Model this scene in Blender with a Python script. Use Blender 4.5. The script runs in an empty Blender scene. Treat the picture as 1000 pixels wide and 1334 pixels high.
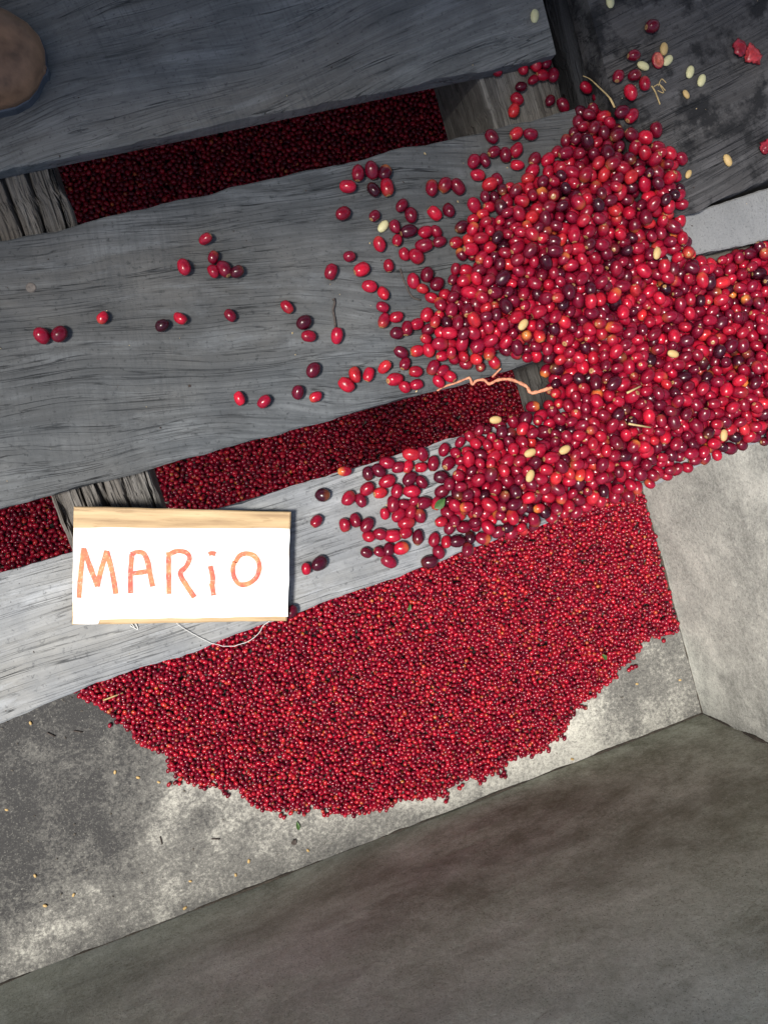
import bpy, math, random
import numpy as np
from mathutils import Vector, Matrix, noise as mnoise

sc = bpy.context.scene
COL = sc.collection
random.seed(7)
rng = np.random.default_rng(7)

# ------------------------------------------------------------------ camera
H = 0.95                      # lens height above the plank tops (z = 0)
F = 1132.03                   # focal length in photo pixels
CX, CY = 500.0, 667.0
R = np.array([[0.93792036, 0.29486229, -0.18265164],
              [-0.28372709, 0.95513326, 0.08496698],
              [0.19951022, -0.02786904, 0.97949936]])

def at(px, py, z=0.0):
    """point at height z seen at photo pixel (px, py)"""
    r = R @ np.array([(px - CX) / F, -(py - CY) / F, -1.0])
    t = (z - H) / r[2]
    return np.array([r[0] * t, r[1] * t, z])

def proj(p):
    q = (np.asarray(p) - np.array([0, 0, H])) @ R
    return CX + F * q[..., 0] / -q[..., 2], CY - F * q[..., 1] / -q[..., 2], -q[..., 2]

cam = bpy.data.cameras.new('camera')
cam.sensor_fit = 'VERTICAL'; cam.sensor_height = 24.0
cam.lens = F / 1334.0 * 24.0
cam.clip_start = 0.02; cam.clip_end = 400
camo = bpy.data.objects.new('camera', cam); COL.objects.link(camo)
M4 = Matrix([list(R[0]) + [0], list(R[1]) + [0], list(R[2]) + [H], [0, 0, 0, 1]])
camo.matrix_world = M4
sc.camera = camo

# ------------------------------------------------------------------ sky, sun, exposure
SUN_EL = math.radians(64)
SUN_DIR = Vector((math.cos(SUN_EL), -0.01, -math.sin(SUN_EL)))     # travels along the planks
w = bpy.data.worlds.new('World'); sc.world = w; w.use_nodes = True
nt = w.node_tree
sky = nt.nodes.new('ShaderNodeTexSky'); sky.sky_type = 'NISHITA'; sky.sun_disc = False
sky.sun_elevation = SUN_EL
sky.sun_rotation = math.atan2(-SUN_DIR.x, -SUN_DIR.y)
sky.air_density = 1.0; sky.dust_density = 2.5
bg = nt.nodes['Background']; bg.inputs['Strength'].default_value = 0.125
nt.links.new(sky.outputs[0], bg.inputs['Color'])
sl = bpy.data.lights.new('sun', 'SUN'); sl.energy = 4.6; sl.angle = math.radians(10); sl.color = (1.0, 0.95, 0.87)
so = bpy.data.objects.new('sun', sl); COL.objects.link(so)
so.rotation_euler = SUN_DIR.to_track_quat('-Z', 'Y').to_euler()
sc.view_settings.view_transform = 'Standard'; sc.view_settings.look = 'None'
sc.view_settings.gamma = 1.0; sc.view_settings.use_curve_mapping = False
sc.view_settings.exposure = 0.55

# ------------------------------------------------------------------ helpers
def link(name, verts, faces, mat=None, parent=None, smooth=False):
    me = bpy.data.meshes.new(name)
    me.from_pydata([tuple(map(float, v)) for v in verts], [], faces)
    if mat: me.materials.append(mat)
    if smooth: me.shade_smooth()
    me.update()
    o = bpy.data.objects.new(name, me); COL.objects.link(o)
    if parent: o.parent = parent
    return o

def tag(o, label=None, cat=None, group=None, kind=None):
    if label: o['label'] = label
    if cat: o['category'] = cat
    if group: o['group'] = group
    if kind: o['kind'] = kind
    return o

def empty(name, loc, label, cat, group=None):
    o = bpy.data.objects.new(name, None); COL.objects.link(o); o.location = loc
    return tag(o, label, cat, group)

def tube(path, rad, seg=6, flat=1.0):
    """tapered tube along a path; rad is a number or a list"""
    P = [Vector(p) for p in path]; n = len(P)
    rs = rad if isinstance(rad, (list, tuple)) else [rad] * n
    V, Fc = [], []
    for i, p in enumerate(P):
        d = (P[min(i + 1, n - 1)] - P[max(i - 1, 0)]).normalized()
        up = Vector((0, 0, 1)) if abs(d.z) < 0.95 else Vector((1, 0, 0))
        s = d.cross(up).normalized(); u = s.cross(d)
        for k in range(seg):
            a = 2 * math.pi * k / seg
            V.append(p + s * math.cos(a) * rs[i] + u * math.sin(a) * rs[i] * flat)
    for i in range(n - 1):
        for k in range(seg):
            Fc.append((i * seg + k, i * seg + (k + 1) % seg, (i + 1) * seg + (k + 1) % seg, (i + 1) * seg + k))
    Fc.append(tuple(range(seg - 1, -1, -1))); Fc.append(tuple(range((n - 1) * seg, n * seg)))
    return V, Fc

def smooth_path(pts, n=5):
    P = [Vector(p) for p in pts]; out = []
    for i in range(len(P) - 1):
        a, b, c, d = P[max(i - 1, 0)], P[i], P[i + 1], P[min(i + 2, len(P) - 1)]
        for k in range(n):
            t = k / n
            out.append(0.5 * ((2 * b) + (c - a) * t + (2 * a - 5 * b + 4 * c - d) * t * t + (3 * b - a - 3 * c + d) * t ** 3))
    out.append(P[-1]); return out

def in_poly(poly, x, y):
    x = np.asarray(x, float); y = np.asarray(y, float); c = np.zeros(x.shape, bool)
    n = len(poly)
    for i in range(n):
        x1, y1 = poly[i][0], poly[i][1]; x2, y2 = poly[i - 1][0], poly[i - 1][1]
        cond = ((y1 > y) != (y2 > y))
        xi = (x2 - x1) * (y - y1) / ((y2 - y1) if y2 != y1 else 1e-12) + x1
        c ^= cond & (x < xi)
    return c

def poly_dist(poly, x, y):
    x = np.asarray(x, float); y = np.asarray(y, float); d = np.full(x.shape, 1e9)
    for i in range(len(poly)):
        a = np.array(poly[i][:2]); b = np.array(poly[i - 1][:2]); e = b - a; L = e @ e + 1e-12
        t = np.clip(((x - a[0]) * e[0] + (y - a[1]) * e[1]) / L, 0, 1)
        d = np.minimum(d, np.hypot(x - a[0] - t * e[0], y - a[1] - t * e[1]))
    return d

# ------------------------------------------------------------------ materials
class NT:
    def __init__(self, name):
        self.m = bpy.data.materials.new(name); self.m.use_nodes = True
        self.t = self.m.node_tree; self.b = self.t.nodes['Principled BSDF']
    def n(self, typ, **kw):
        nd = self.t.nodes.new(typ)
        for k, v in kw.items():
            if k in nd.inputs.keys() if isinstance(k, str) else False: self.put(nd.inputs[k], v)
            else: setattr(nd, k, v)
        return nd
    def put(self, sock, v):
        if isinstance(v, bpy.types.NodeSocket): self.t.links.new(v, sock)
        else: sock.default_value = v
    def coord(self, kind='Object'):
        return self.n('ShaderNodeTexCoord').outputs[kind]
    def mapping(self, vec, scale=(1, 1, 1), loc=(0, 0, 0), rot=(0, 0, 0)):
        nd = self.n('ShaderNodeMapping'); self.put(nd.inputs['Vector'], vec)
        nd.inputs['Scale'].default_value = scale; nd.inputs['Location'].default_value = loc
        nd.inputs['Rotation'].default_value = rot
        return nd.outputs[0]
    def noise(self, vec, scale, detail=4, rough=0.55, dist=0.0):
        nd = self.n('ShaderNodeTexNoise'); self.put(nd.inputs['Vector'], vec)
        nd.inputs['Scale'].default_value = scale; nd.inputs['Detail'].default_value = detail
        nd.inputs['Roughness'].default_value = rough; nd.inputs['Distortion'].default_value = dist
        return nd.outputs['Fac']
    def ramp(self, fac, stops, interp='LINEAR'):
        nd = self.n('ShaderNodeValToRGB'); self.put(nd.inputs[0], fac); cr = nd.color_ramp
        cr.interpolation = interp
        while len(cr.elements) < len(stops): cr.elements.new(0.5)
        for e, (p, c) in zip(cr.elements, stops):
            e.position = p; e.color = (c, c, c, 1) if not isinstance(c, (tuple, list)) else tuple(c) + (1,)
        return nd.outputs[0]
    def mix(self, fac, a, b, mode='MIX'):
        nd = self.n('ShaderNodeMix'); nd.data_type = 'RGBA'; nd.blend_type = mode
        self.put(nd.inputs[0], fac)
        for s, v in ((nd.inputs[6], a), (nd.inputs[7], b)):
            if isinstance(v, (tuple, list)): v = tuple(v) + (1,)
            self.put(s, v)
        return nd.outputs[2]
    def math(self, op, a, b=0.0, c=0.0):
        nd = self.n('ShaderNodeMath'); nd.operation = op
        self.put(nd.inputs[0], a); self.put(nd.inputs[1], b); self.put(nd.inputs[2], c)
        return nd.outputs[0]
    def bump(self, h, strength=0.5, dist=0.002, normal=None):
        nd = self.n('ShaderNodeBump'); self.put(nd.inputs['Height'], h)
        nd.inputs['Strength'].default_value = strength; nd.inputs['Distance'].default_value = dist
        if normal: self.put(nd.inputs['Normal'], normal)
        return nd.outputs[0]
    def done(self, color=None, rough=None, normal=None, **kw):
        if color is not None: self.put(self.b.inputs['Base Color'], tuple(color) + (1,) if isinstance(color, (tuple, list)) else color)
        if rough is not None: self.put(self.b.inputs['Roughness'], rough)
        if normal is not None: self.put(self.b.inputs['Normal'], normal)
        for k, v in kw.items(): self.put(self.b.inputs[k], v)
        return self.m

def wood(name, dark, mid, light, seed=0, wav=0.05, line=1.0, rot=0.0, blotch=None, warm=(0.16, 0.14, 0.115), cw=1.0, saw=0.0, relief=0.0018):
    """weathered wood, grain along local X; cw widens the drying checks, saw adds cross saw marks"""
    k = NT(name)
    co = k.mapping(k.coord(), loc=(seed * 3.7, seed * 1.9, seed * 0.7), rot=(0, 0, rot))
    wn = k.n('ShaderNodeTexNoise'); k.put(wn.inputs['Vector'], k.mapping(co, scale=(1.6, 4.5, 2.0)))
    wn.inputs['Scale'].default_value = 1.3; wn.inputs['Detail'].default_value = 2.0
    off = k.n('ShaderNodeVectorMath', operation='MULTIPLY_ADD')
    k.put(off.inputs[0], wn.outputs['Color']); off.inputs[1].default_value = (0.02, wav * 2, wav * 2); k.put(off.inputs[2], co)
    v = off.outputs[0]
    g1 = k.noise(k.mapping(v, scale=(2.6, 130, 60)), 1.0, 5, 0.6)
    g2 = k.noise(k.mapping(v, scale=(9, 620, 300)), 1.0, 3, 0.6)
    big = k.noise(k.mapping(co, scale=(3.0, 7.0, 7.0)), 1.0, 4, 0.55)
    spk = k.noise(co, 190, 4, 0.75)
    def checks(sx, sy, wd, lo, loc):
        cn = k.noise(k.mapping(v, scale=(sx, sy, 30), loc=loc), 1.0, 3, 0.55)
        ca = k.math('ABSOLUTE', k.math('SUBTRACT', cn, 0.5))
        cr = k.ramp(ca, [(0.0, 1.0), (0.005 * wd, 0.6), (0.011 * wd, 0.0)])
        cm = k.ramp(k.noise(k.mapping(co, scale=(7, 26, 9), loc=loc), 1.0, 4, 0.65), [(lo, 0.0), (lo + 0.10, 1.0)])
        return k.math('MULTIPLY', cr, cm)
    crack = k.math('MAXIMUM', checks(2.2, 70, 0.8 * cw, 0.50, (4, 2, 1)), k.math('MULTIPLY', checks(3.2, 170, 1.2 * cw, 0.44, (1, 7, 3)), 0.5))
    crack = k.math('MULTIPLY', crack, line)
    f = k.math('ADD', k.math('MULTIPLY', g1, 0.6), k.math('MULTIPLY', g2, 0.4))
    c = k.ramp(f, [(0.33, dark), (0.50, mid), (0.67, light)])
    c = k.mix(k.ramp(big, [(0.38, 0.0), (0.70, 0.65)]), c, warm)
    c = k.mix(k.ramp(k.noise(co, 8, 7, 0.7), [(0.40, 0.62), (0.60, 0.0)]), c, tuple(x * 0.55 for x in mid))
    c = k.mix(k.ramp(k.noise(k.mapping(v, scale=(9, 45, 30), loc=(2, 5, 0)), 1.0, 6, 0.7), [(0.54, 0.0), (0.70, 0.5)]), c, tuple(x * 1.12 for x in light))
    c = k.mix(k.ramp(spk, [(0.30, 0.7), (0.43, 0.0)]), c, tuple(x * 0.45 for x in dark))
    h = k.math('ADD', k.math('MULTIPLY', g1, 0.55), k.math('MULTIPLY', g2, 0.45))
    if saw:
        sn = k.noise(k.mapping(co, scale=(330, 14, 20), rot=(0, 0, 0.12)), 1.0, 3, 0.6)
        sm = k.ramp(k.noise(co, 5, 3), [(0.42, 0.0), (0.6, saw)])
        c = k.mix(k.math('MULTIPLY', k.ramp(sn, [(0.50, 0.0), (0.62, 1.0)]), sm), c, tuple(x * 0.5 for x in mid))
    if blotch:
        bn = k.ramp(k.noise(k.mapping(co, loc=(9, 3, 0)), blotch[0], 7, 0.72), [(blotch[1], 0.0), (blotch[1] + 0.10, 0.93)])
        c = k.mix(bn, c, blotch[2])
    c = k.mix(crack, c, tuple(x * 0.10 for x in dark))
    h = k.math('SUBTRACT', h, k.math('MULTIPLY', crack, 1.4))
    return k.done(c, 0.82, k.bump(h, 0.7, relief), **{'Specular IOR Level': 0.3})

def concrete(name, dark, mid, light, seed=0, fine=1.0, masks=(), streak=None, lo=0.36, hi=0.64, grain=1.0):
    """mottled concrete; masks: (centre, radius, shift) places where it is lighter or darker, stains among them"""
    k = NT(name); co0 = k.coord()
    co = k.mapping(co0, loc=(seed * 2.3, seed * 5.1, seed))
    n1 = k.noise(co, 2.4, 6, 0.64, 0.4); n2 = k.noise(co, 13, 7, 0.74, 0.3); n3 = k.noise(co, 95 * fine, 5, 0.8)
    f = k.math('ADD', k.math('ADD', k.math('MULTIPLY', n1, 0.40), k.math('MULTIPLY', n2, 0.34)), k.math('MULTIPLY', n3, 0.26 * grain))
    f = k.math('ADD', f, 0.13 * (1 - grain))      # keeps the mean
    for (cen, rad, sh) in masks:
        vm = k.n('ShaderNodeVectorMath', operation='DISTANCE'); k.put(vm.inputs[0], co0); vm.inputs[1].default_value = cen
        d = k.math('ADD', k.math('DIVIDE', vm.outputs['Value'], rad), k.math('MULTIPLY', k.math('SUBTRACT', n2, 0.5), 0.9))
        f = k.math('ADD', f, k.math('MULTIPLY', k.ramp(d, [(0.30, 1.0), (1.15, 0.0)], 'EASE'), sh))
    c = k.ramp(f, [(lo, dark), (0.5 * (lo + hi), mid), (hi, light)])
    if streak:
        sn = k.noise(k.mapping(co, scale=streak[0]), 1.0, 6, 0.68, 0.6)
        c = k.mix(k.ramp(sn, [(0.47, 0.0), (0.66, streak[2])]), c, streak[1])
    spk = k.ramp(k.noise(co, 240 * fine, 3, 0.85), [(0.32, 0.8), (0.44, 0.0)])
    c = k.mix(spk, c, tuple(x * 0.45 for x in dark))
    spl = k.ramp(k.noise(k.mapping(co, loc=(3, 8, 2)), 190 * fine, 4, 0.85), [(0.58, 0.0), (0.72, 0.5)])
    c = k.mix(spl, c, tuple(min(1, x * 1.2) for x in light))
    h = k.math('ADD', k.math('MULTIPLY', n3, 0.5), k.math('MULTIPLY', n2, 0.5))
    return k.done(c, 0.88, k.bump(h, 0.6, 0.006), **{'Specular IOR Level': 0.25})

def cherry_mat(name, source):
    """skin colour from the thing itself; its alpha says how far the ripening left the stem end pale"""
    k = NT(name)
    nd = k.n('ShaderNodeObjectInfo') if source == 'object' else k.n('ShaderNodeAttribute', attribute_name='tint')
    col, pale = nd.outputs['Color'], nd.outputs['Alpha']
    tip = k.n('ShaderNodeAttribute', attribute_name='tip').outputs['Fac']
    co = k.coord()
    sc_ = 1.5 if source == 'object' else 140
    nz = k.noise(co, sc_, 3, 0.6); fine = k.noise(co, sc_ * 6, 2, 0.7)
    c = k.mix(k.ramp(nz, [(0.36, 0.0), (0.68, 0.75)]), col, k.mix(1.0, col, (0.42, 0.4, 0.62), 'MULTIPLY'))
    t2 = k.math('ADD', tip, k.math('MULTIPLY', k.math('SUBTRACT', nz, 0.5), 0.9))
    c = k.mix(k.math('MULTIPLY', k.ramp(t2, [(0.20, 0.0), (1.0, 1.0)]), pale), c, (0.55, 0.17, 0.03))
    c = k.mix(k.ramp(fine, [(0.70, 0.0), (0.78, 0.3)]), c, (0.25, 0.08, 0.05))
    c = k.mix(k.ramp(tip, [(0.925, 0.0), (0.95, 0.75)]), c, (0.36, 0.22, 0.09))      # dry calyx ring
    c = k.mix(k.ramp(tip, [(0.975, 0.0), (0.99, 0.9)]), c, (0.09, 0.045, 0.02))
    return k.done(c, k.ramp(nz, [(0.3, 0.17), (0.7, 0.33)]), **{'Specular IOR Level': 0.34 if source == 'object' else 0.42})

def plain(name, col, rough=0.7, nscale=60, var=0.35, bump=0.3, spec=0.4):
    k = NT(name); co = k.coord(); n = k.noise(co, nscale, 4, 0.6)
    c = k.mix(k.ramp(n, [(0.3, 0.0), (0.7, 1.0)]), tuple(x * (1 - var) for x in col), tuple(min(1, x * (1 + var)) for x in col))
    return k.done(c, rough, k.bump(n, bump, 0.001), **{'Specular IOR Level': spec})

ZF = -1.40      # pit floor
RIM = -0.025    # where the planks lie on the rim
xr = at(915, 930, ZF)[0]                                   # right pit wall
yb = 0.5 * (at(915, 930, ZF)[1] + at(0, 1283, ZF)[1])      # bottom pit wall
xl, yt = -2.4, 1.62

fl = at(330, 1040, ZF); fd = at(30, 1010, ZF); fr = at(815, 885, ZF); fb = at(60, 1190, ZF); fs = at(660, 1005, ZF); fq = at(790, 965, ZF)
M_floor = concrete('stained_pit_floor', (0.040, 0.040, 0.041), (0.15, 0.148, 0.138), (0.46, 0.455, 0.41), 1, 1.0, masks=[
    ((fl[0], fl[1], ZF), 0.46, 0.06),
    ((fs[0], fs[1], ZF), 0.42, 0.065),
    ((fq[0], fq[1], ZF), 0.34, 0.05),
    ((fb[0], fb[1], ZF), 0.26, 0.05),
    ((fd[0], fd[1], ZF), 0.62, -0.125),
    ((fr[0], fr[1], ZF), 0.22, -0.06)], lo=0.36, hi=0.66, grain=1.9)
wq = at(930, 660, -0.9); we = at(985, 780, -0.9)
M_wallr = concrete('pale_wall_concrete', (0.17, 0.174, 0.16), (0.35, 0.356, 0.33), (0.56, 0.566, 0.52), 2, 1.0, masks=[((xr, at(960, 640, -1.0)[1], -0.85), 0.6, 0.04)], lo=0.39, hi=0.61, grain=1.3)  # lighter patch set part way up, away from the corner
M_wallb = concrete('dull_wall_concrete', (0.19, 0.195, 0.145), (0.43, 0.45, 0.375), (0.64, 0.665, 0.58), 3, 1.0,
                   streak=((1.2, 3.0, 2.6), (0.12, 0.115, 0.075), 0.7), grain=1.1, masks=[((at(900, 1060, -1.2)[0], yb, -1.2), 0.7, -0.05), ((at(300, 1300, -0.9)[0], yb, -0.8), 0.6, 0.04), ((at(800, 1280, -0.6)[0], yb, -0.55), 0.5, 0.05)])  # darker patch low by the corner, lighter ones higher up
M_wallx = concrete('grey_wall_concrete', (0.12, 0.115, 0.10), (0.2, 0.19, 0.17), (0.3, 0.29, 0.26), 4)
M_yard = concrete('yard_concrete', (0.14, 0.13, 0.12), (0.22, 0.21, 0.19), (0.3, 0.29, 0.27), 5)
M_strip = concrete('smooth_concrete', (0.13, 0.135, 0.14), (0.175, 0.18, 0.185), (0.215, 0.22, 0.225), 6, 1.5, grain=0.6)
M_p1 = wood('grey_plank_wood', (0.066, 0.069, 0.068), (0.124, 0.128, 0.126), (0.19, 0.194, 0.19), 1, 0.05, 0.85, -0.16, saw=0.5)
M_p2 = wood('grey_plank_wood_wavy', (0.030, 0.034, 0.038), (0.070, 0.077, 0.083), (0.128, 0.138, 0.146), 2.4, 0.05, 0.95, 0.16, warm=(0.115, 0.108, 0.096), saw=0.25)
M_p3 = wood('silver_plank_wood', (0.125, 0.133, 0.142), (0.23, 0.245, 0.262), (0.35, 0.368, 0.388), 4.1, 0.025, 0.9, 0.0, warm=(0.23, 0.22, 0.19))
M_slab = wood('dark_slab_wood', (0.024, 0.023, 0.024), (0.052, 0.051, 0.054), (0.105, 0.103, 0.105), 6.3, 0.03, 1.0, -0.22,
              blotch=(19, 0.485, (0.008, 0.008, 0.009)), warm=(0.085, 0.078, 0.07), cw=1.5)
M_beam = wood('charred_beam_wood', (0.035, 0.034, 0.033), (0.10, 0.098, 0.095), (0.22, 0.217, 0.21), 8.2, 0.03, 1.4, 0.0, warm=(0.13, 0.105, 0.08), cw=4.0, relief=0.005)
M_beam2 = wood('brown_beam_wood', (0.04, 0.038, 0.035), (0.095, 0.090, 0.082), (0.19, 0.185, 0.172), 9.5, 0.03, 1.0, 0.0, warm=(0.08, 0.066, 0.05), cw=2.0, relief=0.003)
M_beam3 = wood('dark_beam_wood', (0.014, 0.015, 0.017), (0.032, 0.034, 0.038), (0.075, 0.08, 0.09), 11.5, 0.03, 1.0, 0.0, warm=(0.03, 0.028, 0.026), cw=2.0, relief=0.003)  # darker, bluer wood tone than the other beams
M_cher = cherry_mat('cherry_skin', 'object')
M_cher_s = cherry_mat('cherry_skin_heap', 'mesh')

# ------------------------------------------------------------------ the setting: pit, yard, roof
def grid_plane(name, corners, mat, nx, ny, amp, seed, parent=None):
    a, b, c, d = [Vector(p) for p in corners]     # a-b along u, a-d along v
    nrm = (b - a).cross(d - a).normalized(); V, Fc = [], []
    for j in range(ny + 1):
        for i in range(nx + 1):
            u, v = i / nx, j / ny
            p = (a * (1 - u) + b * u) * (1 - v) + (d * (1 - u) + c * u) * v
            edge = min(u, 1 - u, v, 1 - v) * 12
            h = mnoise.fractal(p * 3.1 + Vector((seed, 0, 0)), 1.0, 2.0, 4) * amp * min(1, edge)
            V.append(p + nrm * h)
    for j in range(ny):
        for i in range(nx):
            q = j * (nx + 1) + i
            Fc.append((q, q + 1, q + nx + 2, q + nx + 1))
    return link(name, V, Fc, mat, parent, smooth=True)

fo = grid_plane('pit_floor', [(xl, yb, ZF), (xr, yb, ZF), (xr, yt, ZF), (xl, yt, ZF)], M_floor, 60, 50, 0.004, 1)
tag(fo, 'stained concrete floor of the receiving pit', kind='structure')

def wall_box(name, x0, x1, y0, y1, mat, label, face, seed):
    """concrete wall with an uneven inner face; face is 'x0','x1','y0','y1'"""
    z0, z1 = ZF - 0.15, RIM
    nx = 40; nz = 24; V, Fc = [], []
    def P(s, t):
        if face == 'x0': return Vector((x0, y0 + (y1 - y0) * s, z0 + (z1 - z0) * t)), Vector((-1, 0, 0))
        if face == 'x1': return Vector((x1, y1 + (y0 - y1) * s, z0 + (z1 - z0) * t)), Vector((1, 0, 0))
        if face == 'y1': return Vector((x1 + (x0 - x1) * s, y1, z0 + (z1 - z0) * t)), Vector((0, 1, 0))
        return Vector((x0 + (x1 - x0) * s, y0, z0 + (z1 - z0) * t)), Vector((0, -1, 0))
    for j in range(nz + 1):
        for i in range(nx + 1):
            p, n = P(i / nx, j / nz)
            V.append(p + n * mnoise.fractal(p * 2.2 + Vector((seed, 3, 0)), 1.0, 2.0, 4) * 0.006)
    for j in range(nz):
        for i in range(nx):
            q = j * (nx + 1) + i; Fc.append((q, q + nx + 1, q + nx + 2, q + 1))
    b0 = len(V)
    V += [Vector(p) for p in [(x0, y0, z0), (x1, y0, z0), (x1, y1, z0), (x0, y1, z0), (x0, y0, z1), (x1, y0, z1), (x1, y1, z1), (x0, y1, z1)]]
    fs_ = {'bot': (0, 3, 2, 1), 'top': (4, 5, 6, 7), 'y0': (0, 1, 5, 4), 'x1': (1, 2, 6, 5), 'y1': (2, 3, 7, 6), 'x0': (3, 0, 4, 7)}
    for k_, f_ in fs_.items():
        if k_ != face: Fc.append(tuple(b0 + i for i in f_))
    o = link(name, V, Fc, mat)
    return tag(o, label, 'wall')

T = 0.22
wall_box('pit_wall', xr, xr + T, yb - T, yt + T, M_wallr, 'pale sunlit concrete pit wall meeting the floor beside the cherries', 'x0', 11)
wall_box('pit_wall', xl - T, xr - 0.003, yb - T, yb, M_wallb, 'dull shaded concrete pit wall facing the plank walkway', 'y1', 5)
wall_box('pit_wall', xl - T, xl, yb + 0.003, yt + T, M_wallx, 'concrete pit end wall under the far ends of the planks', 'x1', 8)
wall_box('pit_wall', xl + 0.003, xr - 0.003, yt, yt + T, M_wallx, 'concrete pit wall hidden below the roofed plank', 'y0', 9)

gz = RIM - 0.03; big = 60
o_ = [(-big, -big), (big, -big), (big, big), (-big, big)]
i_ = [(xl - T + .01, yb - T + .01), (xr + T - .01, yb - T + .01), (xr + T - .01, yt + T - .01), (xl - T + .01, yt + T - .01)]
V = [(x, y, gz) for x, y in o_ + i_]
Fc = [(k, (k + 1) % 4, 4 + (k + 1) % 4, 4 + k) for k in range(4)]
tag(link('ground', V, Fc, M_yard), 'concrete yard ground around the pit', kind='structure')

# the shed roof that keeps the upper planks in shade
Y_EDGE = 0.27
rz = 2.0
M_roof = plain('galvanised_sheet', (0.30, 0.30, 0.30), 0.5, 8, 0.3, 0.2)
M_post = wood('post_wood', (0.08, 0.07, 0.06), (0.14, 0.12, 0.10), (0.2, 0.18, 0.15), 3)
roof = empty('shed_roof', (0, Y_EDGE + 1.3, gz), 'corrugated metal shed roof on wooden posts sheltering the pit', 'roof')
V, Fc = [], []
nw = 220; x0r, x1r = -5.5, 5.5
for i in range(nw + 1):
    x = x0r + (x1r - x0r) * i / nw; zz = rz - gz + 0.012 * math.sin(x * 2 * math.pi / 0.2)
    for (yy, sl_) in ((-1.3, 0.0), (1.3, 0.30)):
        V.append((x, yy, zz + sl_)); V.append((x, yy, zz + sl_ + 0.003))
for i in range(nw):
    a = i * 4; b = a + 4
    Fc += [(a, a + 2, b + 2, b), (a + 1, b + 1, b + 3, a + 3), (a, b, b + 1, a + 1), (a + 2, a + 3, b + 3, b + 2)]
link('roof_sheet', V, Fc, M_roof, roof)
for px_ in (-5.2, 5.2):
    for py_, hh in ((-1.2, rz - gz + 0.008), (1.2, rz - gz + 0.285)):
        s = 0.06
        V = [(px_ + sx * s, py_ + sy * s, z) for z in (0, hh) for sx, sy in ((-1, -1), (1, -1), (1, 1), (-1, 1))]
        link('post', V, [(0, 3, 2, 1), (4, 5, 6, 7), (0, 1, 5, 4), (1, 2, 6, 5), (2, 3, 7, 6), (3, 0, 4, 7)], M_post, roof)

# ------------------------------------------------------------------ planks, beams
SURF = []       # (polygon, z) of everything cherries can lie on

def line_of(a, b, z=0.0):
    p, q = at(*a, z), at(*b, z); m = (q[1] - p[1]) / (q[0] - p[0])
    return lambda x: p[1] + m * (x - p[0])

def plank(name, x0, x1, ylo, yhi, zt, th, mat, label, cat, seed, ch_hi=0.002, ch_lo=0.002, rough=0.0020, bow=0.0008, step=0.008, ends=(0.0, 0.0), along_y=False, rnd=0.0, groove=0.0, ny=10):
    """board from x0 to x1 between the edges ylo(x) and yhi(x); worn edges, slight cup.
    ends: skew of the end cuts; rnd: how far the top is rounded"""
    xm = 0.5 * (x0 + x1); ym = 0.5 * (ylo(xm) + yhi(xm)); org = Vector((xm, ym, zt))
    n = max(6, int((x1 - x0) / step)); V = []
    for i in range(n + 1):
        t = i / n
        ring = []
        for s in [None] * 0 + [0] + [0.0] + [(j + 1) / (ny + 1) for j in range(ny)] + [1.0] + [1]:
            ring.append(s)
        m_ = len(ring)
        for j, s in enumerate(ring):
            skew = ends[0] * (1 - t) + ends[1] * t
            x = x0 + (x1 - x0) * t + skew * (s - 0.5)
            e0 = ylo(x) + rough * 2.2 * mnoise.fractal(Vector((x * 9, seed, 1)), 0.6, 2.3, 5)
            e1 = yhi(x) + rough * 2.2 * mnoise.fractal(Vector((x * 9, seed, 7)), 0.6, 2.3, 5)
            if j == 0: y, z = e0, -ch_lo * (0.8 + 0.5 * mnoise.noise(Vector((x * 14, seed, 2))))
            elif j == m_ - 1: y, z = e1, -ch_hi * (0.8 + 0.5 * mnoise.noise(Vector((x * 14, seed, 4))))
            elif j == 1: y, z = e0 + ch_lo, 0
            elif j == m_ - 2: y, z = e1 - ch_hi, 0
            else:
                y = e0 + (e1 - e0) * s; z = bow * mnoise.fractal(Vector((x * 3, y * 14, seed)), 1.0, 2.0, 3)
            z -= rnd * (2 * abs(s - 0.5)) ** 3
            if groove and 1 < j < m_ - 2:
                wy = y + 0.006 * mnoise.noise(Vector((x * 9, y * 20, seed)))
                a1 = abs(mnoise.noise(Vector((x * 2.5, wy * 42, seed)))); a2 = abs(mnoise.noise(Vector((x * 6, wy * 190, seed + 4))))
                z -= groove * max(0.0, 1 - a1 / 0.07) + 0.18 * groove * max(0.0, 1 - a2 / 0.16)
            V.append((x - org.x, y - org.y, z))
        x = x0 + (x1 - x0) * t
        V.append((x + (ends[0] * (1 - t) + ends[1] * t) * 0.5 - org.x, yhi(x) - org.y - 0.001, -th)); V.append((x - (ends[0] * (1 - t) + ends[1] * t) * 0.5 - org.x, ylo(x) - org.y + 0.001, -th))
    m = ny + 6; Fc = []
    for i in range(n):
        for j in range(m):
            a = i * m + j; b = i * m + (j + 1) % m
            Fc.append((a, a + m, b + m, b))
    Fc.append(tuple(range(m))); Fc.append(tuple(n * m + j for j in range(m - 1, -1, -1)))
    o = link(name, V, Fc, mat)
    if along_y:      # built along X, turned to run along Y
        o.rotation_euler = (0, 0, math.pi / 2)
    o.location = org
    tag(o, label, cat)
    return o

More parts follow.
